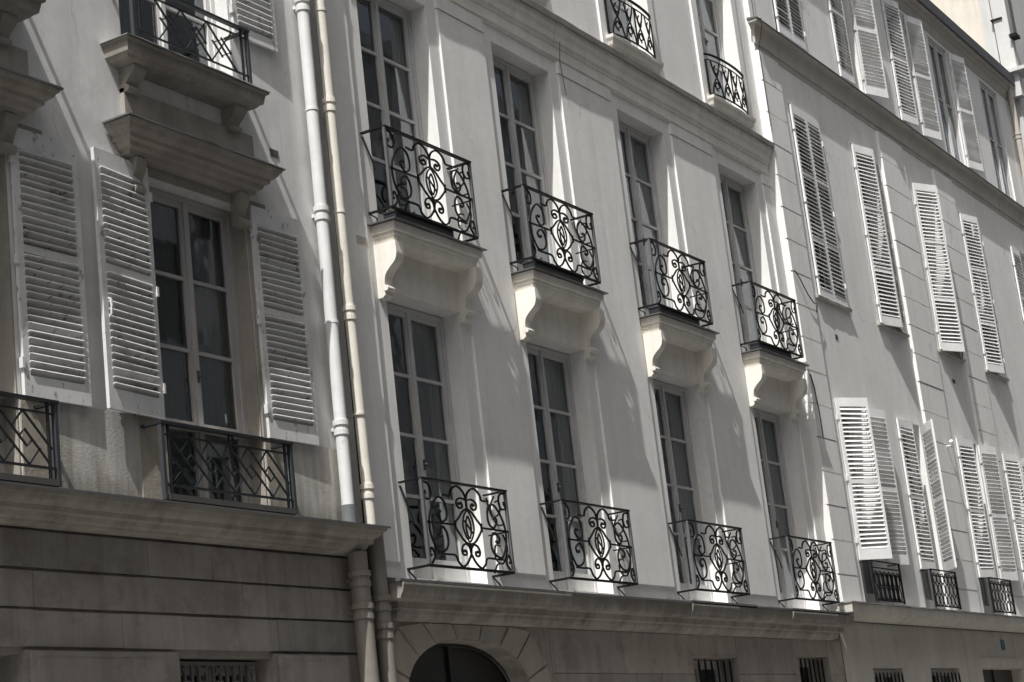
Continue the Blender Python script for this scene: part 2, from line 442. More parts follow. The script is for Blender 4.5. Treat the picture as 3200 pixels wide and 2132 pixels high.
def iron_railing(parent, x, zt, zb, W, D, legs, y0=0.0):
    """handrail as the part, with bottom bar, posts and scroll panels below it"""
    hr = MB()
    hr.box(x - .012, x + W + .012, y0 - D - .022, y0 - D + .022, zt - .016, zt)
    hr.box(x - .022, x + .022, y0 - D + .022, y0 - .004, zt - .015, zt - .001); hr.box(x + W - .022, x + W + .022, y0 - D + .022, y0 - .004, zt - .015, zt - .001)
    r = hr.build('railing', 'iron', parent)
    b = MB()
    b.box(x - .01, x + W + .01, y0 - D - .01, y0 - D + .01, zb - .012, zb + .012)
    b.box(x - .009, x + .009, y0 - D + .01, y0 - .003, zb - .011, zb + .011); b.box(x + W - .009, x + W + .009, y0 - D + .01, y0 - .003, zb - .011, zb + .011)
    b.build('bottom_rail', 'iron', r)
    for px in (x, x + W):
        MB().box(px - .014, px + .014, y0 - D - .0135, y0 - D + .0135, zb + .012, zt - .016).build('post', 'post', r)
    s = MB(); zi, H = zb + .012, zt - zb - .03
    scroll_panel(s, lambda u, v, w: (x + u, y0 - D + w, zi + v), W, H)
    s.build('scroll_panel', 'iron', r)
    for px in (x, x + W):
        q = MB(); FS = lambda u, v, w: (px + w, y0 - .01 - u, zi + v)
        if px == x: q.ribbon([(0, .97 * H), (.09, .62 * H), (.11, .5 * H)], FS, .012, .012)
        else: side_panel(q, FS, D - .03, H)
        q.build('side_scroll', 'iron', r)
    if legs:
        for px in (x, x + W):
            l = MB(); l.ribbon([(.012, -.01), (.085, -legs + .02), (.088, -legs - .02)], lambda u, v, w: (px + w, y0 - u, zb + v), .013, .013); l.build('brace', 'iron', r)
    return r

def s_bracket(x0, x1, zt, zb, dt, db):
    """S-profile console, deep at the top and thin at its scrolled foot"""
    h = zt - zb
    out = spline([(dt, zt), (dt, zt - .12 * h), (dt * .99, zt - .26 * h), (dt * .88, zt - .38 * h), (dt * .60, zt - .49 * h),
                  (dt * .40, zt - .60 * h), (dt * .33, zt - .76 * h), (dt * .36, zt - .84 * h)], 5)
    foot = [(db + .045, zb + .09 * h), (db + .05, zb + .05 * h), (db + .02, zb), (-.002, zb)]
    return MB().prism(out + foot + [(-.002, zt)], x0, x1)

# ================================================================== SETTING
st = MB(); st.box(-60, 160, -9.0, -2.2, GZ - .3, GZ)
tag(st.build('street', 'asphalt'), kind='structure')
pv = MB(); pv.box(-60, 160, -2.2, 0.6, GZ - .3, GZ + .13); pv.box(-60, 160, -10.6, -9.0, GZ - .3, GZ + .13)
tag(pv.build('pavement', 'pave'), kind='structure')
gr = MB(); gr.quad((-400, -400, GZ - .31), (500, -400, GZ - .31), (500, 400, GZ - .31), (-400, 400, GZ - .31))
tag(gr.build('ground', 'asphalt'), kind='structure')

# the houses across the street, seen only in the window glass
def across(xa, xb, top, label):
    op = root('town_house', ((xa + xb) / 2, -10.6, GZ), label, 'building')
    ops = []; x = xa + 1.1
    while x + 1.8 < xb:
        for z in (1.6, 5.0, 8.4, 11.8, 14.2):
            if z + 1.9 < top: ops.append((x, x + 1.2, z, z + 1.9))
        x += 3.0
    F = MB(); wall_mesh(F, xa, xb, GZ, top, ops, 0, .2)
    F.v = [(x, -10.6 - y, z) for x, y, z in F.v]
    F.quad((xa, -10.6, top), (xb, -10.6, top), (xb, -20, top), (xa, -20, top)); F.quad((xa, -10.6, GZ), (xa, -20, GZ), (xa, -20, top), (xa, -10.6, top))
    F.quad((xb, -10.6, GZ), (xb, -20, GZ), (xb, -20, top), (xb, -10.6, top)); F.quad((xa, -20, GZ), (xb, -20, GZ), (xb, -20, top), (xa, -20, top))
    F.build('wall', 'opp', op)
    for a, b, c, d in ops:
        MB().quad((a, -10.79, c), (b, -10.79, c), (b, -10.79, d), (a, -10.79, d)).build('window', 'dark', op)
        for l in (a - .57, b + .03): MB().box(l, l + .54, -10.58, -10.54, c, d).build('shutter', 'oppS', op)
    MB().box(xa, xb, -10.59, -10.3, top - .35, top + .02).build('cornice', 'opp', op)
across(-10, 39.5, 16.0, 'tall plain facade across the street, mirrored dimly in the nearer window panes')
across(39.6, 47.5, 13.4, 'low plain facade between two taller ones across the street, mirrored under bright sky')
across(47.6, 84, 17.5, 'far tall facade across the street, mirrored behind the white louvred shutters')  # out of view; made tall to keep sky reflections out of the shuttered panes

# ================================================================== HOUSE A (left)
A = root('town_house', (10, 4, GZ), 'grey plastered house on the left with louvred shutters and lozenge railings', 'building')
mb = MB()
opA = [(8.62, 9.78, 2.60, 5.28), (11.34, 12.57, 2.60, 5.28), (8.45, 9.75, 6.30, 8.9), (11.14, 12.57, 6.30, 8.9)]
wall_mesh(mb, 4.0, 13.78, 3.27, 10.5, opA, 0, .2)
mb.quad((4, 0, 10.5), (13.78, 0, 10.5), (13.78, 8, 10.5), (4, 8, 10.5)); mb.quad((13.78, 0, GZ), (13.78, 0, 10.5), (13.78, 8, 10.5), (13.78, 8, GZ))
mb.quad((4, 0, GZ), (4, 8, GZ), (4, 8, 10.5), (4, 0, 10.5))
mb.build('wall', 'wallA', A)
mb = MB(); wall_mesh(mb, 4.0, 13.78, 2.50, 3.268, opA, -.012, .21); mb.build('stained_apron', 'baseA', A)
# rough stone piers beside the openings, under the shutters
for a, b in ((9.785, 10.06), (11.02, 11.335), (12.575, 12.80)): MB().box(a, b, -.019, .1, 2.59, 3.262).build('stone_jamb', 'jambA', A)
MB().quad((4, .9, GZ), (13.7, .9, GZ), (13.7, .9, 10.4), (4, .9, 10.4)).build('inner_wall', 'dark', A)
# ground floor: deep courses
mb = MB(); opG = [(6.4, 9.72, GZ, 1.445), (11.32, 12.47, GZ, 1.437)]
zc = [2.40, 2.312, 2.03, 1.752, 1.478, 1.19, .9, .6, .3, 0, -.4, -.8, -1.2, GZ]
for a, b in zip(zc, zc[1:]):
    xs = [(4.0, 13.76)] if b > 1.44 else [(4.0, 6.4), (9.725, 11.305), (12.485, 13.76)]
    for l, r in xs:
        cuts = [l]
        while cuts[-1] < r - 1.3: cuts.append(cuts[-1] + random.uniform(.65, 1.25))
        cuts.append(r)
        for p, q in zip(cuts, cuts[1:]):
            y0 = random.uniform(-.003, .004); mb.box(p + .0015, q - .0015, y0, .05, b + .011 + random.uniform(-.002, .003), a - .011 + random.uniform(-.003, .002))
mb.build('ground_floor_courses', 'groundA', A)
mb = MB(); wall_mesh(mb, 4.0, 13.77, GZ, 2.41, opG, .035, .26); mb.build('ground_floor_wall', 'groundA', A)
for l, r in ((9.76, 11.28), (12.53, 13.45)): MB().box(l, r, -.034, -.0005, GZ, 1.452).box(l + .05, r - .05, -.041, -.0341, GZ, 1.405).build('ground_floor_panel', 'groundA', A)
mb = MB(); mb.ledge(3.5, 13.86, [(.30, 2.535), (.285, 2.505), (.27, 2.50), (.25, 2.47), (.215, 2.445), (.205, 2.44), (.20, 2.405), (.165, 2.395), (.15, 2.365), (.12, 2.35), (.115, 2.335), (.03, 2.322)], -.0005, False, True)
led = mb.build('string_course', 'stoneA', A)
mb = MB(); mb.prism([(-.004, 2.60), (.315, 2.548), (.315, 2.530), (.302, 2.537), (.30, 2.5375), (-.004, 2.5375)], 3.5, 13.875); mb.build('flashing', 'zinc', led)
# ground window with a riveted grille
wg = window(A, 11.33, 12.46, .2, 1.42, .20, 2, 'frameA', handle=False)
mb = MB()
for x in [11.44 + .085 * i for i in range(11)]: mb.box(x - .011, x + .011, .125, .147, .3, 1.40)
for z in [.45 + .1 * i for i in range(10)]:
    for j in range(5): mb.box(11.50 + .2 * j, 11.58 + .2 * j, .128, .144, z - .018, z + .018)
mb.box(11.38, 12.40, .12, .15, 1.385, 1.415)
mb.build('grille', 'grille', wg)
mb = MB(); mb.box(6.42, 9.70, .24, .28, GZ, 1.44)
for i in range(5): mb.box(6.6 + .62 * i, 7.08 + .62 * i, .215, .2395, -1, 1.2)
mb.build('shopfront_door', 'door', A)

def key_railing(parent, x0, x1, zt, zb, D, foot):
    W = x1 - x0
    h = MB(); h.box(x0 - .02, x1 + .02, -D - .025, -D + .025, zt - .022, zt); h.box(x0 - .022, x0 + .02, -D + .025, -.002, zt - .021, zt - .001); h.box(x1 - .02, x1 + .022, -D + .025, -.002, zt - .021, zt - .001)
    r = h.build('railing', 'ironA', parent)
    zs = zt - .10
    b = MB(); b.box(x0 + .02, x1 - .02, -D - .007, -D + .007, zs - .007, zs + .007); b.box(x0 + .02, x1 - .02, -D - .008, -D + .008, zb - .009, zb + .009)
    b.build('cross_bar', 'ironA', r)
    for px in (x0, x1):
        p = MB(); p.box(px - .016, px + .016, -D - .016, -D + .02, foot, zt - .022); p.build('post', 'postA', r)
        p = MB(); q = px + (.075 if px == x0 else -.075); p.box(q - .009, q + .009, -D - .009, -D + .009, foot, zt - .022); p.build('stay', 'ironA', r)
    l = MB(); u0, w = x0 + .075, W - .15; H = zs - zb
    F = lambda u, v, ww: (u0 + u * w, -D + ww, zb + v * H)
    def bar(pts, t=.014):
        l.ribbon([(u * w, v * H) for u, v in pts], lambda u, v, ww: (u0 + u, -D + ww, zb + v), t, .012)
    n = 6; per = 1 / n
    for i in range(n):
        T = i * per
        if T + .185 < 1.02: bar([(T, 1), (T + .185, .35), (min(T + .22, 1), .47)])
        if i: bar([(T - .028, .53), (T + .005, .66), (min(T + .193, 1.0), .03 if T + .193 < 1 else .08)]); bar([(T, 1), (T - .076, .69)], .011)
        else: bar([(.0, .645), (.187, .0)]); bar([(.046, .5), (.0, .385)], .011); bar([(.097, .334), (.0, .0)], .011)
        bar([(T + .187 - .166 + .166 * 0, 0) if i else (.0, 0), (T + .104, .342) if i else (.09, .3)], .011)
    l.build('lozenge_lattice', 'ironA', r)
    e = MB(); cx = (x0 + x1) / 2 + .03
    for zc, hh in ((zt - .061, .036), ((zb + foot) / 2, .04)):
        e.ribbon([(cx - x0 + .028 * cos(a), zc + hh * sin(a)) for a in [2 * pi * k / 14 for k in range(14)]], lambda u, v, ww: (x0 + u, -D + ww, v), .012, .014, True)
    e.build('ring', 'ironA', r)
    s = MB(); s.box(x0 + .03, x1 - .01, -D - .02, -D + .05, foot, foot + .045); s.build('sill_beam', 'vent', r)
    return r
key_railing(A, 11.06, 12.66, 3.192, 2.70, .20, 2.585)
key_railing(A, 8.33, 9.93, 3.205, 2.71, .20, 2.585)

def volute(x0, x1, zt, zb, d):
    h = zt - zb
    out = spline([(d, zt), (d * .98, zt - .15 * h), (d * .80, zt - .35 * h), (d * .52, zt - .55 * h), (d * .40, zt - .70 * h)], 4)
    c = (d * .42, zb + .13 * h); r = .14 * h
    vol = [(c[0] + r * cos(a), c[1] + r * sin(a) * 1.0) for a in [radians(k) for k in range(70, -120, -24)]]
    return MB().prism(out + vol + [(-.002, zb), (-.002, zt)], x0, x1)

for dx in (0, -2.70):
    hood = MB().ledge(10.85 + dx, 12.80 + dx, [(.275, 5.60), (.262, 5.575), (.25, 5.57), (.235, 5.54), (.20, 5.515), (.19, 5.51), (.185, 5.48), (.15, 5.465), (.135, 5.43), (.10, 5.415), (.09, 5.385), (.045, 5.37)], -.012)
    hood = hood.build('window_hood', 'stoneA', A)
    MB().ledge(10.835 + dx, 12.815 + dx, [(.0, 5.70), (.287, 5.618), (.287, 5.603), (.0, 5.603)], -.012).build('flashing', 'zinc', hood)
    for px in (11.10, 12.40):
        volute(px + dx, px + dx + .12, 5.372, 5.08, .11).build('console', 'stoneA', hood)
    # stone surround and lintel
    s = MB(); s.box(10.98 + dx, 11.335 + dx, -.012, .1, 3.27, 5.369); s.box(12.575 + dx, 12.86 + dx, -.012, .1, 3.27, 5.369); s.box(11.335 + dx, 12.575 + dx, -.012, .1, 5.285, 5.369)
    s.build('stone_surround', 'stoneA', A)
    s = MB(); s.box(11.08 + dx, 12.72 + dx, -.045, .05, 5.62, 5.965); s.build('stone_apron', 'stoneA', A)
    sl = MB().ledge(10.89 + dx, 12.69 + dx, [(.285, 6.29), (.285, 6.275), (.262, 6.265), (.245, 6.185), (.22, 6.175), (.20, 6.15), (.13, 6.135)], -.0005)
    sl = sl.build('balcony_slab', 'stoneA', A)
    for px in (11.08, 12.36):
        volute(px + dx, px + dx + .15, 6.136, 5.93, .17).build('console', 'stoneA', sl)
    MB().ledge(10.88 + dx, 12.70 + dx, [(.0, 6.345), (.297, 6.302), (.297, 6.293), (.0, 6.293)], -.0005).build('flashing', 'zincL', sl)
    x0, x1, D, zt = 11.03 + dx, 12.50 + dx, .235, 6.835
    h = MB(); h.box(x0 - .02, x1 + .02, -D - .025, -D + .02, zt - .022, zt); h.box(x0 - .02, x0 + .02, -D + .02, -.002, zt - .021, zt - .001); h.box(x1 - .02, x1 + .02, -D + .02, -.002, zt - .021, zt - .001)
    r = h.build('railing', 'ironA', sl)
    b = MB()
    for z in (6.75, 6.40): b.box(x0 + .014, x1 - .014, -D - .007, -D + .007, z - .007, z + .007)
    F = lambda u, v, w: (x0 + u, -D + w, v)
    for i in range(5):
        a = .10 + .33 * i - .16
        if 0 <= a and a + .37 < 1.47: b.ribbon([(a, 6.75), (a + .37, 6.40)], F, .015, .013)
        if 0 <= a - .30 and a < 1.47: b.ribbon([(a, 6.75), (a - .30, 6.40)], F, .01, .012)
        if 0 <= a and a + .37 < 1.47:
            for o_ in (-.06, .06):
                b.ribbon([(a + .12 + o_, 6.63 + o_ * .5), (a + .25 + o_, 6.51 + o_ * .5)], F, .012, .012)
            for t_ in (.14, .24): b.ribbon([(a + t_ - .07, 6.75 - .35 * t_ / .37 - .035), (a + t_ + .07, 6.75 - .35 * t_ / .37 + .035)], F, .009, .011)
    b.build('lozenge_lattice', 'ironA', r)
    for px in (x0, x1):
        p = MB(); p.box(px - .014, px + .014, -D - .014, -D + .018, 6.30, zt - .022); p.build('post', 'postA', r)
        p = MB(); q = px + (.08 if px == x0 else -.08); p.box(q - .009, q + .009, -D - .009, -D + .009, 6.30, zt - .022); p.build('stay', 'ironA', r)
for a, b in ((12.552, 12.5685), (9.764, 9.7785)): MB().box(a, b, .0, .19, 2.605, 5.278).build('stone_reveal', 'stoneA', A)
window(A, 11.345, 12.55, 2.61, 5.275, .15, 4, 'frameA')
window(A, 8.63, 9.762, 2.61, 5.275, .15, 4, 'frameA')
window(A, 11.145, 12.565, 6.31, 8.9, .15, 4, 'frameW')
window(A, 8.46, 9.745, 6.31, 8.9, .15, 4, 'frameW')
shutter(A, 9.815, -.010, 3.262, 5.315, .665, 1.2, 1, 'shutA', .058, (4.38,), 30, .062, .16, .16, flip=-1)
shutter(A, 11.30, -.014, 3.262, 5.335, .68, 4.5, -1, 'shutA', .058, (4.38,), 30, .062, .14, .16, flip=-1)
shutter(A, 12.615, -.014, 3.262, 5.31, .665, 1.2, 1, 'shutA', .058, (4.38,), 30, .062, .16, .16, flip=-1)
sA = shutter(A, 12.60, -.006, 6.895, 8.9, .59, 2, 1, 'shutA', .058, (7.9,), 30, .062, .16, .10, flip=-1)
mb = MB(); mb.box(13.01, 13.13, -.006, .01, 5.87, 5.94); mb.build('vent_grille', 'vent', A)
mb = MB(); mb.ribbon([(0, 0), (.025, -.01), (.03, -.07), (.025, -.13), (0, -.14)], lambda u, v, w: (10.66 + w, -.115 - u, 4.12 + v), .014, .012); mb.build('shutter_handle', 'frameW', A)

# ================================================================== HOUSE B (middle)
B = root('town_house', (19.5, 4, GZ), 'cream plastered house in the middle with scrolled black iron balconies', 'building')
XK = [14.489, 17.079, 20.033, 22.960]
OL, OR = .15, 1.43
opB = []
for x in XK:
    opB += [(x + OL, x + OR, 2.18, 4.90), (x + OL, x + OR, 5.56, 8.24), (x + OL, x + OR, 9.16, 11.7)]
mb = MB(); wall_mesh(mb, 13.955, 24.95, 2.10, 12.3, opB, 0, .25)
body(mb, 13.955, 24.95, GZ, 12.3, .03)
mb.build('wall', 'wallB', B)
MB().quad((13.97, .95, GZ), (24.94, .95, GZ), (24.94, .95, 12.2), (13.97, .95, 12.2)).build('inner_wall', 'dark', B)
# panels standing proud between the windows
edges = [(13.96, 14.40)] + [(XK[k] + 1.63, XK[k + 1] - .05) for k in range(3)] + [(24.60, 24.90)]
for a, b in edges: MB().box(a, b, -.026, .01, 2.31, 8.262).build('wall_panel', 'wallB', B)
for k, x in enumerate(XK):
    mb = MB()
    for a, b in ((x - .03, x + OL - .002), (x + OR + .002, x + OR + .16)): mb.box(a, b, -.028, .01, 8.93, 11.9)
    mb.build('window_surround', 'wallB', B)
for a, b in edges: MB().box(a - .012, b + .012, -.036, .01, 8.270, 8.42).build('frieze_block', 'wallB', B)
# mid cornice
cor = MB(); cor.ledge(13.957, 24.945, [(.135, 8.915), (.125, 8.875), (.115, 8.865), (.10, 8.78), (.075, 8.74), (.07, 8.73), (.066, 8.655), (.048, 8.645), (.040, 8.60), (.028, 8.595), (.026, 8.485), (.04, 8.475), (.04, 8.455), (.02, 8.44), (.014, 8.425)], -.0005, True, True)
cor = cor.build('cornice', 'trimB', B)
MB().ledge(13.956, 24.947, [(.0, 8.965), (.150, 8.932), (.146, 8.86), (.138, 8.856), (.0, 8.917)], -.0005, True, True).build('flashing', 'lead', cor)
# string course over the ground floor
sc = MB(); sc.ledge(13.97, 24.86, [(.29, 2.075), (.285, 2.06), (.272, 2.0), (.255, 1.955), (.235, 1.94), (.16, 1.925), (.15, 1.87), (.11, 1.86), (.10, 1.83), (.075, 1.80), (.02, 1.775)], -.0005)
sc = sc.build('string_course', 'ledgeB', B)
for a, b, dz in ((13.955, 16.9, 0), (16.905, 19.85, -.004), (19.80, 21.62, .012), (21.625, 22.74, .0), (22.70, 24.825, .012)):
    f = MB(); f.prism([(-.004, 2.165 + dz), (.305, 2.10 + dz), (.305, 2.078 + dz), (-.004, 2.078 + dz)], a, b); f.build('flashing', 'zinc', sc)
for a, b in ((13.985, 16.99), (19.80, 21.05), (22.70, 24.2)):
    f = MB(); f.prism([(.02, 2.07), (.318, 2.07), (.318, 2.05), (.30, 1.99), (.275, 1.955), (.27, 1.935), (.02, 1.935)], a, b); f.build('drip_board', 'ledgeB', sc)

# ground floor with the arched doorway
def arch(x, cx=15.44, rx=1.11, zs=1.0, rise=.625):
    t = min(1, abs(x - cx) / rx); return zs + rise * (1 - t ** 2.6) ** (1 / 2.2)
cx, rx = 15.44, 1.11
gb = MB(); opG = [(20.26, 21.49, -.2, 1.52), (23.36, 24.42, -.2, 1.56)]
wall_mesh(gb, cx + rx, 24.95, GZ, 2.095, opG, .004, .30)
wall_mesh(gb, 13.955, cx - rx, GZ, 2.095, [], .004, .3)
N = 40; ax = [cx - rx * cos(pi * i / N) for i in range(N + 1)]
for a, b in zip(ax, ax[1:]):
    za, zb = arch(a), arch(b)
    gb.quad((a, .004, za), (b, .004, zb), (b, .004, 2.095), (a, .004, 2.095))
    gb.quad((a, .004, za), (a, .26, za), (b, .26, zb), (b, .004, zb))
for a in (cx - rx, cx + rx): gb.quad((a, .004, GZ), (a, .004, arch(a)), (a, .26, arch(a)), (a, .26, GZ))
gb.build('ground_floor_wall', 'groundB', B)
# voussoirs: wedge stones with open joints, and flush ashlar blocks
vs = MB(); nv = 9
def vz(t, off):
    x = cx - rx * cos(t); z = arch(x)
    n = Vector((-cos(t), 0, max(.25, sin(t)) * 1.0)).normalized()
    return (x + n.x * off, z + n.z * off)
for i in range(nv):
    t0, t1 = pi * (i + .045) / nv, pi * (i + .955) / nv
    m = 6; inn = [vz(t0 + (t1 - t0) * k / m, .012) for k in range(m + 1)]
    o0, o1 = vz(t0, .40), vz(t1, .40)
    top = 1.765
    o0 = (o0[0], min(o0[1], top)); o1 = (o1[0], min(o1[1], top))
    poly = inn + [o1, o0]
    n = len(poly)
    yo = random.uniform(-.016, -.006); vs.add([(x, yo, z) for x, z in poly] + [(x, .05, z) for x, z in poly], [tuple(range(n))] + [(k, (k + 1) % n, n + (k + 1) % n, n + k) for k in range(n)])
vs.build('voussoir_arch', 'vouss', B)
as_ = MB(); random.seed(3)
for r_, (z0, z1) in enumerate(((1.32, 1.77), (.86, 1.32), (.4, .86), (-.1, .4), (-.6, -.1), (-1.6, -.6))):
    x = 16.98 + (.0 if r_ % 2 else .25); L = 16.98
    cuts = [16.98] + [16.98 + .42 + sum(random.uniform(.55, 1.15) for _ in range(1)) * (k + .3) for k in range(9)]
    cuts = sorted(c for c in cuts if c < 24.6) + [24.93]
    for a, b in zip(cuts, cuts[1:]):
        segs = [(a, b)]
        for o0, o1, oz0, oz1 in opG:
            if z0 < oz1 and z1 > oz0 + .01:
                ns = []
                for s0, s1 in segs:
                    if s1 <= o0 or s0 >= o1: ns.append((s0, s1))
                    else:
                        if s0 < o0: ns.append((s0, o0 - .004))
                        if s1 > o1: ns.append((o1 + .004, s1))
                segs = ns
        for s0, s1 in segs:
            if s1 - s0 < .05: continue
            zz1 = z1
            as_.box(s0 + .004, s1 - .004, -.004 + random.uniform(-.003, .002), .03, z0 + .004, zz1 - .004)
as_.build('ashlar_facing', 'groundB', B)
d = MB(); d.box(cx - rx, cx + rx, .235, .28, GZ, 1.70)
for sgn in (-1, 1):
    for a, b in ((.06, .48), (.58, 1.02)):
        l, r = sorted((cx + sgn * a, cx + sgn * b)); d.box(l, r, .215, .2345, -.2, 1.25); d.box(l + .05, r - .05, .205, .2145, -.15, 1.2)
d.box(cx - .035, cx + .035, .205, .2345, GZ, 1.66)
d = d.build('arched_door', 'door', B)
mb = MB(); mb.tube([(cx - rx * .97 * cos(t), .222, arch(cx - rx * .97 * cos(t)) - .015) for t in [pi * k / 30 for k in range(31)]], .02, 6); mb.build('arch_frame', 'door', d)
for (a, b, c, e) in opG:
    w = window(B, a + .01, b - .01, c, e - .01, .24, 2, 'frameA', handle=False)
    g = MB(); n = 7
    for i in range(n):
        x = a + .10 + (b - a - .2) * i / (n - 1); g.tube([(x, .06, c), (x, .06, e - .06), (x, .06, e - .015)], [.013, .013, .003], 8)
    g.box(a + .002, b - .002, .045, .075, c + .5, c + .53)
    g.build('bars', 'iron', w)
mb = MB(); mb.box(14.205, 14.37, -.030, -.02, 5.295, 5.37); mb.build('vent_grille', 'trimC', B)

# one bay: balcony, railings and windows, then copied along the facade
x = XK[0]
sl = MB().ledge(x + .0, x + 1.565, [(.272, 5.515), (.265, 5.44), (.24, 5.435), (.238, 5.405), (.228, 5.40), (.224, 5.37), (.208, 5.345), (.17, 5.325), (.14, 5.32)], -.0005)
slab = sl.build('balcony_slab', 'trimB', B)
MB().ledge(x - .045, x + 1.61, [(.0, 5.562), (.312, 5.531), (.312, 5.519), (.0, 5.517)], -.0005).build('flashing', 'zinc', slab)
for a in (x + .025, x + OR + .005):
    cb = s_bracket(a, a + .13, 5.335, 4.81, .248, .03); cb.tube([(a - .006, -.096, 4.895), (a + .136, -.096, 4.895)], .026, 12); cb.build('console', 'trimB', slab)
ap = MB(); ap.box(x + .155, x + OR + .005, -.02, .02, 4.905, 5.33); ap.build('apron', 'trimB', slab)
iron_railing(slab, x, 6.462, 5.645, 1.518, .266, .085)
low = iron_railing(B, x + .05, 3.062, 2.252, 1.475, .245, .12)
for xk in XK:
    window(B, xk + OL + .01, xk + OR - .01, 5.575, 8.23, .20, 4, 'frameB', .12)
    window(B, xk + OL + .01, xk + OR - .01, 2.19, 4.89, .20, 4, 'frameB', .12)
    window(B, xk + OL + .01, xk + OR - .01, 9.20, 11.7, .20, 4, 'frameB', .12)
at = MB()
at.ledge(x + .06, x + 1.46, [(.13, 9.17), (.125, 9.13), (.105, 9.10), (.09, 9.05), (.06, 9.03), (.04, 8.98)], -.001)
at = at.build('balcony_slab', 'trimB', B)
# bowed rail of the top floor
h = MB(); bow = lambda u: .05 + .085 * (max(0, sin(pi * u)) ** .5)
rail = [(x + .11 + 1.28 * i / 16, -bow(i / 16) - .0, 9.80) for i in range(17)]
h.tube(rail, .018, 6); h = h.build('railing', 'iron', at)
b = MB(); b.tube([(p[0], p[1], 9.215) for p in rail], .012, 6); b.tube([(p[0], p[1], 9.72) for p in rail], .009, 6); b.build('bottom_rail', 'iron', h)
s = MB()
def FB(u, v, w):
    k = u / 1.28; return (x + .11 + u, -bow(min(max(k, 0), 1)) + w, 9.22 + v)
for k in range(4):
    c0 = .06 + .29 * k
    for c in ([(c0, 0), (c0 + .05, .16), (c0 + .16, .30), (c0 + .24, .49)], [(c0 + .26, 0), (c0 + .2, .17), (c0 + .08, .33), (c0 + .03, .49)],
              [(c0 + .13, .06), (c0 + .07, .12), (c0 + .12, .19), (c0 + .18, .13), (c0 + .13, .10)], [(c0 + .13, .44), (c0 + .08, .37), (c0 + .14, .31), (c0 + .19, .38)]):
        s.ribbon(spline(c, 6), FB, .017, .014)
for u in (.0, .64, 1.28): s.ribbon([(u, 0), (u, .5)], FB, .016, .016)
s.build('scroll_panel', 'iron', h)
for k in (1, 2, 3):
    dx = XK[k] - XK[0]
    for o in (slab, low, at): copy_tree(o, B, dx)

# ================================================================== HOUSE C (right)
C = root('town_house', (32, 4, GZ), 'warm grey house on the right with white louvred shutters and grooved quoin strips', 'building')
YC = -.08
CX = [(25.95, 27.06), (28.50, 29.62), (31.40, 32.55), (33.98, 35.10), (37.15, 38.35)]
opC = []
for a, b in CX: opC += [(a, b, 2.26, 5.30), (a, b, 6.83, 9.86), (a, b, 10.98, 13.40)]
gC = [(26.02, 27.24, -.1, 1.42), (28.46, 29.84, -.1, 1.435), (31.0, 33.2, GZ, 1.44)]
mb = MB(); wall_mesh(mb, 24.952, 39.2, 2.05, 13.9, opC, YC, .26); mb.quad((24.952, YC, 2.05), (24.952, 8, 2.05), (24.952, 8, 13.9), (24.952, YC, 13.9)); mb.quad((24.952, YC, 13.9), (39.2, YC, 13.9), (39.2, 8, 13.9), (24.952, 8, 13.9))
mb.build('wall', 'wallC', C)
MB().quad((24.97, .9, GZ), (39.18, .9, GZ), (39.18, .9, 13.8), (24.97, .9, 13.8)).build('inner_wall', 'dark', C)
mb = MB(); wall_mesh(mb, 24.952, 39.2, GZ, 2.045, gC, -.006, .22); mb.build('ground_floor_wall', 'groundC', C)
mb = MB(); mb.box(30.96, 33.24, -.03, .02, 1.445, 1.60); mb.build('door_lintel', 'groundC', C)
mb = MB(); mb.box(31.0, 33.2, .18, .22, GZ, 1.43); mb.box(31.45, 31.5, .16, .179, GZ, 1.43); mb.box(32.1, 32.16, .16, .179, GZ, 1.43); mb.build('door', 'door', C)
for (a, b, c, e) in gC[:2]:
    w = window(C, a + .01, b - .01, c, e - .01, .12, 2, 'frameA', handle=False)
    g = MB()
    for i in range(8):
        xx = a + .08 + (b - a - .16) * i / 7; g.tube([(xx, -.01, c), (xx, -.01, e - .1), (xx, -.01, e - .06)], [.013, .013, .004], 8)
    g.build('bars', 'iron', w)
# quoin strips: stacked blocks with open joints
for a, b in ((24.953, 25.66), (29.86, 31.06), (32.72, 33.72)):
    q = MB(); z0 = 2.26; k = 0
    zs = [10.405, 9.92] + [9.425 - .4825 * i for i in range(15)] + [2.262]
    for t, l in zip(zs, zs[1:]):
        if t - l > .03: jy = random.uniform(-.003, .003); q.box(a, b, YC - .05 + jy, YC + .02, l + .013 + random.uniform(-.002, .002), t - .012 + random.uniform(-.002, .002))
    q.box(a + .004, b - .004, YC - .026, YC + .019, 2.264, 10.40)
    q.build('quoin_strip', 'wallC', C)
mb = MB(); mb.ledge(24.80, 39.25, [(.145, 10.825), (.14, 10.785), (.128, 10.78)] + [(.128 - .096 * sin(radians(a)), 10.78 - .22 * (1 - cos(radians(a)))) for a in (15, 30, 45, 60, 75, 90)] + [(.032, 10.51), (.012, 10.50), (.010, 10.425)], YC, True, False)
cc = mb.build('cornice', 'trimC', C)
MB().prism([(-.004, 10.87), (.158, 10.843), (.158, 10.828), (-.004, 10.828)], 24.79, 39.25, lambda x, d, z: (x, YC - d, z)).build('flashing', 'zinc', cc)
mb = MB(); mb.ledge(24.83, 39.25, [(.215, 2.255), (.208, 2.135), (.195, 2.125), (.185, 2.12), (.15, 2.10), (.10, 2.085), (.06, 2.065), (-.03, 2.047)], YC, True, False)
cl = mb.build('string_course', 'groundC', C)
MB().ledge(24.815, 39.26, [(.0, 2.315), (.228, 2.275), (.228, 2.258), (.0, 2.258)], YC, True, False).build('flashing', 'zincL', cl)
ev = MB(); ev.ledge(24.95, 39.3, [(.20, 13.72), (.19, 13.70), (.12, 13.69), (.10, 13.62), (.06, 13.60), (.045, 13.55), (.02, 13.50), (.02, 13.47)], YC, False, True)
ev = ev.build('eaves', 'trimC', C)
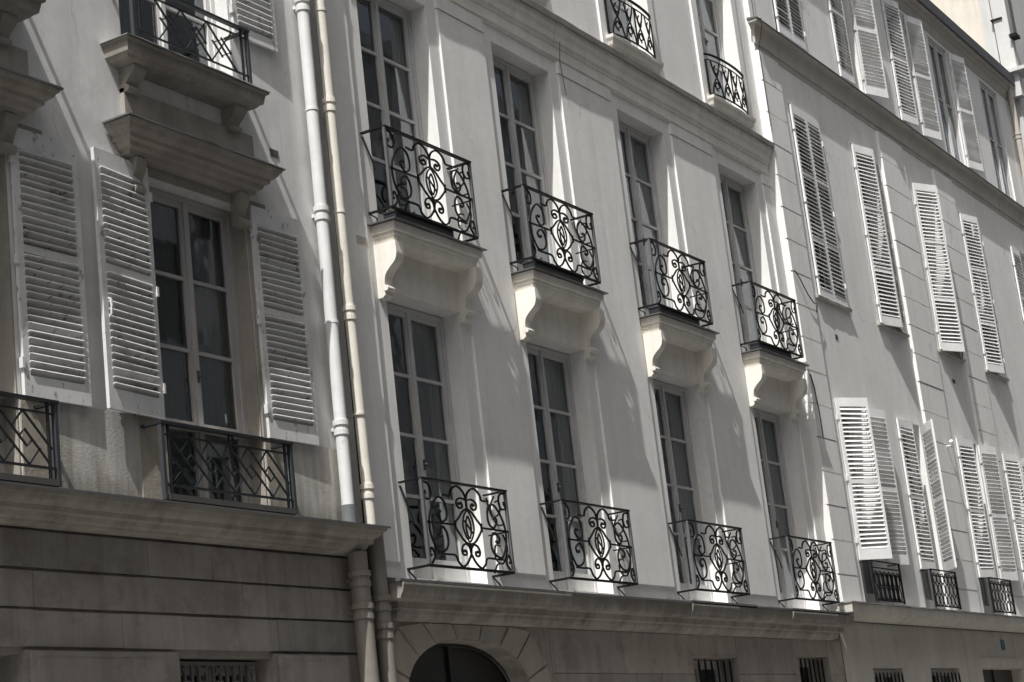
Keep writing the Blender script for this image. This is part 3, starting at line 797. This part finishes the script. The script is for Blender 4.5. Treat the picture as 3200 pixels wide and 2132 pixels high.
MB().prism([(.0, 13.98), (.23, 13.97), (.24, 13.95), (.235, 13.74), (.21, 13.722), (.0, 13.722)], 24.95, 39.32, lambda x, d, z: (x, YC - d, z)).build('gutter', 'slate', ev)
rf = MB(); rf.quad((24.95, .0, 13.96), (39.2, .0, 13.96), (39.2, 4.5, 15.0), (24.95, 4.5, 15.0)); rf.build('roof', 'slate', C)
# upper shutters
yh = YC - .012
def sC(hx, z0, z1, w, ang, side, rails, **k): return shutter(C, hx, yh, z0, z1, w, ang, side, 'shutC', .0655, rails, 50, .05, .13, .15, **k)
U = (6.80, 9.82); RU = (8.75, 7.72); L_ = (2.92, 5.28); RL = (4.05,); TT = (11.0, 13.37); RT = (12.2,)
for hx, ang, side in ((25.95, 0, 1), (27.06, 0, -1), (28.49, 14, 1), (29.63, 12, -1), (31.37, 25, 1), (32.57, 20, -1), (33.96, 14, 1), (35.11, 3, -1), (37.15, 0, 1), (38.35, 22, -1)):
    sC(hx, U[0], U[1], .553 if ang == 0 else .585, ang, side, RU)
for hx, ang, side in ((25.92, 30, 1), (27.08, 170, -1), (28.49, 3, 1), (29.63, 35, -1), (31.38, 9, 1), (32.58, 168, -1), (33.97, 10, 1), (35.11, 40, -1), (37.14, 20, 1), (38.36, 170, -1)):
    w = .585
    if ang > 90: sC(hx, L_[0], L_[1], w, 180 - ang, -side, RL, flip=-1)
    else: sC(hx, L_[0], L_[1], w, ang, side, RL)
for hx, ang, side in ((25.97, 0, 1), (27.05, 0, -1), (28.50, 2, 1), (29.63, 160, -1), (31.40, 10, 1), (32.56, 166, -1), (35.11, 168, -1)):
    w = .535 if ang == 0 else .585
    if ang > 90: sC(hx, TT[0], TT[1], w, 180 - ang, -side, RT, flip=-1)
    else: sC(hx, TT[0], TT[1], w, ang, side, RT)
for i, (a, b) in enumerate(CX):
    window(C, a + .01, b - .01, 6.84, 9.85, .12, 4, 'frameB', handle=False)
    window(C, a + .01, b - .01, 2.30, 5.29, .12, 4, 'frameB', .1, handle=False)
    window(C, a + .01, b - .01, 10.99, 13.39, .12 if i < 3 else -.03, 2 if i > 2 else 3, 'frameB', handle=False)
    s = MB(); s.ledge(a - .12, b + .12, [(.055, 6.815), (.05, 6.775), (.02, 6.765)], YC - .0005, True, True); s.build('sill', 'trimC', C)
    # small iron guard below the lower shutters
    g = MB(); W = b - a - .04; x0 = a + .02; D = .17
    g.box(x0 - .05, x0 + W + .05, YC - D - .014, YC - D + .014, 2.885, 2.90); g.box(x0 - .05, x0 - .03, YC - D + .014, YC - .002, 2.886, 2.899); g.box(x0 + W + .03, x0 + W + .05, YC - D + .014, YC - .002, 2.886, 2.899)
    g = g.build('railing', 'iron', C)
    for px in (x0 - .04, x0 + W + .04): MB().box(px - .012, px + .012, YC - D - .012, YC - D + .012, 2.31, 2.885).build('post', 'iron', g)
    sp = MB(); FC = lambda u, v, w, x0=x0: (x0 + u, YC - D + w, 2.33 + v)
    n = 6; p = W / n
    for k in range(n):
        c0 = (k + .5) * p
        if i == 0:
            sp.ribbon([(c0 - p * .62, .0), (c0 - p * .62, .25)] + [(c0 - p * .62 * cos(t), .25 + .17 * sin(t)) for t in [pi * q / 10 for q in range(11)]] + [(c0 + p * .62, .0)], FC, .014, .012)
            for zc, hh in ((.30, .09), (.11, .09)): sp.ribbon([(c0 + p * .3 * cos(t), zc + hh * sin(t)) for t in [2 * pi * q / 12 for q in range(12)]], FC, .012, .012, True)
        else:
            for zc, hh in ((.43, .08), (.27, .09), (.10, .09)): sp.ribbon([(c0 + p * .42 * cos(t), zc + hh * sin(t)) for t in [2 * pi * q / 12 for q in range(12)]], FC, .013, .012, True)
    sp.box(x0 - .03, x0 + W + .03, YC - D - .006, YC - D + .006, 2.325, 2.345); sp.box(x0 - .03, x0 + W + .03, YC - D - .006, YC - D + .006, 2.79, 2.806)
    sp.build('oval_lattice', 'iron', g)
mb = MB(); mb.box(26.40, 26.50, YC - .006, YC + .01, 6.245, 6.315); mb.build('vent_grille', 'vent', C)
mb = MB(); mb.box(31.82, 31.96, YC - .006, YC + .01, 6.30, 6.37); mb.build('vent_grille', 'vent', C)

# ================================================================== HOUSE D (beyond)
Dh = root('town_house', (43, 4, GZ), 'taller cream house beyond the right hand roof, with bare sunlit end wall', 'building')
mb = MB(); mb.box(39.35, 52, -.30, 9, GZ, 22); mb.build('wall', 'greyD', Dh)
mb = MB(); mb.box(39.30, 39.349, .18, 9, 13.0, 21.9); mb.build('end_wall', 'wallD', Dh)
for a, b, c in ((39.20, -.06, .16), (39.12, -.42, -.10)): MB().box(a, 39.349, b, c, 13.5, 21.9).build('flue_pier', 'greyD', Dh)
mb = MB(); mb.box(39.0, 39.6, -.60, -.12, 14.02, 14.10); mb.build('ledge', 'greyD', Dh)
mb = MB(); mb.box(39.08, 39.3, -.30, -.05, 15.28, 15.31); mb.build('pipe_clip', 'iron', Dh)

MB().box(39.06, 39.34, -.50, -.425, 14.86, 15.7).build('flue_shadow_strip', 'zinc', Dh)  # dark box put in for the shadow along the flue's edge
mb = MB(); mb.box(39.0, 39.3, -.56, -.40, 14.78, 14.85); mb.build('rain_hopper', 'iron', Dh)
mb = MB(); mb.prism([(.02, 14.10), (.02, 14.24), (-.06, 14.34), (-.22, 14.18), (-.22, 14.10)], 38.95, 39.25); mb.build('roof_flashing', 'slate', Dh)
# ================================================================== THINGS ON THE FACADES
def downpipe(name, label, pts, r, mat, collars, boots=(), group='rainwater pipes', clamps=()):
    base = (pts[-1][0], pts[-1][1], pts[-1][2])
    o = MB().tube(pts, r, 16).build(name, mat, base=base, smooth=True)
    tag(o, label, 'drainpipe', group)
    for z in collars:
        p = min(pts, key=lambda q: abs(q[2] - z)); x = p[0]; y = p[1]
        for a, b in zip(pts, pts[1:]):
            if (a[2] - z) * (b[2] - z) <= 0 and a[2] != b[2]:
                t = (z - a[2]) / (b[2] - a[2]); x = a[0] + (b[0] - a[0]) * t; y = a[1] + (b[1] - a[1]) * t
        c = MB().tube([(x, y, z - .07), (x, y, z - .065), (x, y, z - .02), (x, y, z - .019), (x, y, z + .019), (x, y, z + .02), (x, y, z + .065), (x, y, z + .07)],
                      [r + .002, r + .012, r + .012, r + .004, r + .004, r + .016, r + .016, r + .002], 16)
        c.box(x - .012, x + .012, y, .0, z - .015, z + .015)
        c = c.build('collar', mat, o, smooth=False)
    for z in clamps:
        MB().tube([(pts[0][0], pts[0][1], z - .011), (pts[0][0], pts[0][1], z + .011)], r + .007, 16).box(pts[0][0] + r, pts[0][0] + r + .03, pts[0][1] - .006, pts[0][1] + .006, z - .01, z + .01).build('clamp', mat, o)
    for z0, z1, rr, mm in boots:
        MB().tube([(pts[-1][0], pts[-1][1], z0), (pts[-1][0], pts[-1][1], z1)], rr, 16).build('boot', mm, o, smooth=True)
    return o
downpipe('drainpipe', 'white painted drainpipe running down the edge of the grey house', [(13.575, -.10, 10.4), (13.575, -.10, 6), (13.565, -.10, 2.70)], .057, 'pipeW', (9.4, 7.46, 5.42, 3.44), ((2.57, 2.75, .068, 'boot'),), clamps=(6.42, 4.40))
downpipe('drainpipe', 'cream painted drainpipe beside the white one, in the corner of the two houses', [(13.875, -.09, 12.2), (13.875, -.09, 5), (13.895, -.09, 2.60)], .051, 'pipeC', (8.6, 6.55, 4.54, 2.90), clamps=(7.5, 5.5, 3.6))
downpipe('drainpipe', 'fat grimy drainpipe under the ledge at the end of the dark ground floor', [(13.59, -.13, 2.33), (13.60, -.13, 1.2), (13.60, -.13, GZ + .12)], .085, 'pipeG', (2.10, 1.82, .2))
downpipe('drainpipe', 'grimy drainpipe with thick joints left of the arched doorway', [(13.90, -.12, 2.53), (13.90, -.12, 1.9), (13.92, -.12, GZ + .12)], .075, 'pipeG', (1.90, 1.66, .1))
downpipe('drainpipe', 'grey drainpipe under the gutter end at the far right', [(39.02, -.2, 13.9), (39.02, -.2, 13.2), (39.02, -.17, 2.3)], .06, 'trimC', (12.6, 9.0))

names = ('nearest', 'second', 'third', 'farthest')
for k, x in enumerate(XK):
    x0, x1 = x + .13, x + (1.10, 1.16, 1.18, 1.16)[k]
    ox, oy, oz = (x0 + x1) / 2, -.15, 5.562
    p = MB(); y0, y1, z0, z1 = -.245, -.08, 5.563, 5.660
    p.box(x0, x1, y0, y1, z0, z1 - .02); p.box(x0 - .008, x1 + .008, y0 - .008, y0 + .012, z1 - .02, z1); p.box(x0 - .008, x1 + .008, y1 - .012, y1 + .008, z1 - .02, z1)
    p.box(x0 - .008, x0 + .012, y0 + .012, y1 - .012, z1 - .02, z1); p.box(x1 - .012, x1 + .008, y0 + .012, y1 - .012, z1 - .02, z1)
    for z in (5.585, 5.607): p.box(x0 + .01, x1 - .01, y0 - .004, y0 - .0005, z, z + .008)
    o = p.build('window_box', 'planter', base=(ox, oy, oz))
    lab = ('dark window box with dry stems on the upper balcony nearest the drainpipes', 'dark window box with dry stems on the second upper balcony from the drainpipes',
           'empty dark window box on the upper balcony third from the drainpipes', 'empty dark window box on the smallest, farthest upper scrolled balcony')[k]
    tag(o, lab, 'planter', 'window boxes on the upper scrolled balconies')
    if k < 2:
        random.seed(20 + k); lf = MB()
        for i in range(26):
            px, py = random.uniform(x0 + .03, x0 + .5), random.uniform(-.2, -.1); hgt = random.uniform(.03, .11); a = random.uniform(0, 6.28)
            q = (px + .03 * cos(a), py + .03 * sin(a), 5.63 + hgt)
            lf.tube([(px, py, 5.62), q], .002, 4)
            for j in range(2):
                b_ = random.uniform(0, 6.28); s_ = .018
                lf.quad(q, (q[0] + s_ * cos(b_), q[1] + s_ * sin(b_), q[2] + .01), (q[0] + s_ * 1.6 * cos(b_ + .4), q[1] + s_ * 1.6 * sin(b_ + .4), q[2] - .008), (q[0] + s_ * cos(b_ + .8), q[1] + s_ * sin(b_ + .8), q[2] - .012))
        lf.build('dry_stems', 'dry', o)

def drape(x0, x1, z0, z1, y, name, label, mat, cut=None, folds=9, group=None):
    """hanging cloth; cut = x of the inner edge at the top and at the bottom"""
    mb = MB(); n, m = folds * 6, 14
    for j in range(m + 1):
        f = j / m; a, b = x0, x1
        if cut: a = cut[0] + (cut[1] - cut[0]) * f
        for i in range(n + 1):
            u = i / n
            mb.v.append((a + (b - a) * u, y + .022 * sin(u * folds * 2 * pi + .5 * sin(f * 3)) * (.5 + .5 * f), z1 + (z0 - z1) * f))
    for j in range(m):
        for i in range(n): mb.f.append((j * (n + 1) + i, j * (n + 1) + i + 1, (j + 1) * (n + 1) + i + 1, (j + 1) * (n + 1) + i))
    o = mb.build(name, mat, base=((x0 + x1) / 2, y, z1), smooth=True)
    return tag(o, label, 'curtain', group)
pos = ('nearest to the cream drainpipe', 'second from the cream drainpipe', 'third from the cream drainpipe', 'farthest from the cream drainpipe')
for k, x in enumerate(XK):
    drape(x + .95, x + OR - .03, 5.7, 8.12, .30, 'curtain', 'cream curtain drawn aside in the upper floor window ' + pos[k], 'curtain', (x + 1.22, x + .92), 5, 'curtains in the upper scrolled balcony windows')
for k, x in enumerate(XK):
    a, cut, lab = ((.80, None, 'grey net curtain hanging straight in the lower floor window '), (.86, (1.05, .80), 'grey net curtain gathered aside in the lower floor window '),
              (.98, None, 'narrow grey net curtain in the lower floor window '), (.90, (.84, 1.0), 'grey net curtain slanting across the lower floor window '))[k]
    drape(x + a, x + OR - .03, 2.3, 4.85, .29, 'curtain', lab + pos[k], 'curtainW', cut and (x + cut[0], x + cut[1]), 7, 'curtains in the lower scrolled balcony windows')
drape(11.97, 12.54, 2.65, 5.2, .235, 'curtain', 'grey net curtain behind the right leaf of the shuttered left house window', 'curtainW', None, 7)
drape(11.38, 11.92, 2.65, 5.2, .25, 'curtain', 'grey net curtain behind the left leaf of the shuttered left house window', 'curtainW', None, 4)
drape(11.2, 11.75, 6.4, 8.8, .34, 'curtain', 'grey curtain in the top left window above the stone balcony', 'curtainW', None, 6)

o = MB().box(32.24, 32.42, -.022, -.007, 1.745, 1.915)
tag(o.build('number_plate', 'plate', base=(32.33, -.007, 1.745)), 'small blue enamel plate on the wall above the dark door at lower right', 'sign')
def cable(pts, r, label):
    tag(MB().tube(pts, r, 6).build('cable', 'cable', base=pts[-1]), label, 'cable')
cable([(24.94, -.14, 12.0), (24.935, -.145, 10.9), (24.935, -.245, 10.85), (24.935, -.245, 10.75), (24.94, -.14, 10.4), (24.945, -.14, 9.2)], .006, 'thin dark line added along the joint between the cream and warm grey houses')  # tube added to draw the dark joint line between the two houses
pts = [(24.99, -.145, 7.02), (25.1, -.16, 6.93), (25.3, -.17, 6.72), (25.5, -.165, 6.62), (25.68, -.15, 6.64), (25.70, -.11, 6.5)]
cable(pts, .008, 'slack black cable looping across the grooved strip to the closed shutters')
cable([(18.74, -.075, 8.66), (18.74, -.045, 8.44), (18.75, -.05, 8.25), (18.80, -.045, 8.02)], .0035, 'thin black wire hanging from the cornice between the two nearest cream panels')
cable([(25.0, -.14, 5.5), (25.06, -.145, 5.3), (25.12, -.14, 5.0), (25.12, -.14, 4.6)], .008, 'short black cable hanging beside the farthest scrolled balcony')
h = MB(); h.tube([(30.72, YC - .05, 5.06), (30.72, YC - .13, 5.06), (30.72, YC - .14, 5.09)], .012, 8); h.ball((30.72, YC - .14, 5.12), .04)
tag(h.build('wall_hook', 'shutC', base=(30.72, YC - .05, 5.06)), 'small white knobbed hook on the grooved strip above the shutters', 'hook')

# ================================================================== CAMERA, LIGHT, SKY
cam = bpy.data.cameras.new('camera'); cam.lens = 67.5; cam.sensor_width = 36; cam.clip_end = 2000; cam.clip_start = .1
co = bpy.data.objects.new('camera', cam); COL.objects.link(co)
r = Vector((.51497931, -.84987232, -.11186308)); u = Vector((-.14843554, -.21693908, .96483383)); f = Vector((.84425304, .480265, .2378704))
R = Matrix((r, u, -f)).transposed()
co.matrix_world = Matrix.Translation((0, -9.633, 0)) @ R.to_4x4()
scene.camera = co

s = Vector((-4.2, -1.0, 7.25)).normalized()
sun = bpy.data.lights.new('sun', 'SUN'); sun.energy = 5.0; sun.angle = radians(.45); sun.color = (1, .985, .955)
so = bpy.data.objects.new('sun', sun); COL.objects.link(so); so.rotation_euler = s.to_track_quat('Z', 'Y').to_euler()
so.location = s * 60
w = bpy.data.worlds.new('World'); scene.world = w; w.use_nodes = True
nt = w.node_tree; bg = nt.nodes['Background']
sky = nt.nodes.new('ShaderNodeTexSky'); sky.sky_type = 'NISHITA'; sky.sun_disc = False
sky.sun_elevation = math.asin(s.z); sky.sun_rotation = math.atan2(s.x, s.y); sky.dust_density = 7.0; sky.air_density = 1.0
hs = nt.nodes.new('ShaderNodeHueSaturation'); hs.inputs['Saturation'].default_value = .34
nt.links.new(sky.outputs[0], hs.inputs['Color']); nt.links.new(hs.outputs[0], bg.inputs[0]); bg.inputs[1].default_value = .093
scene.view_settings.view_transform = 'Standard'; scene.view_settings.look = 'None'; scene.view_settings.exposure = 0
scene.render.engine = 'CYCLES'
scene.cycles.use_denoising = True
scene.cycles.max_bounces = 8; scene.cycles.diffuse_bounces = 4; scene.cycles.transparent_max_bounces = 12
scene.cycles.sample_clamp_indirect = 6
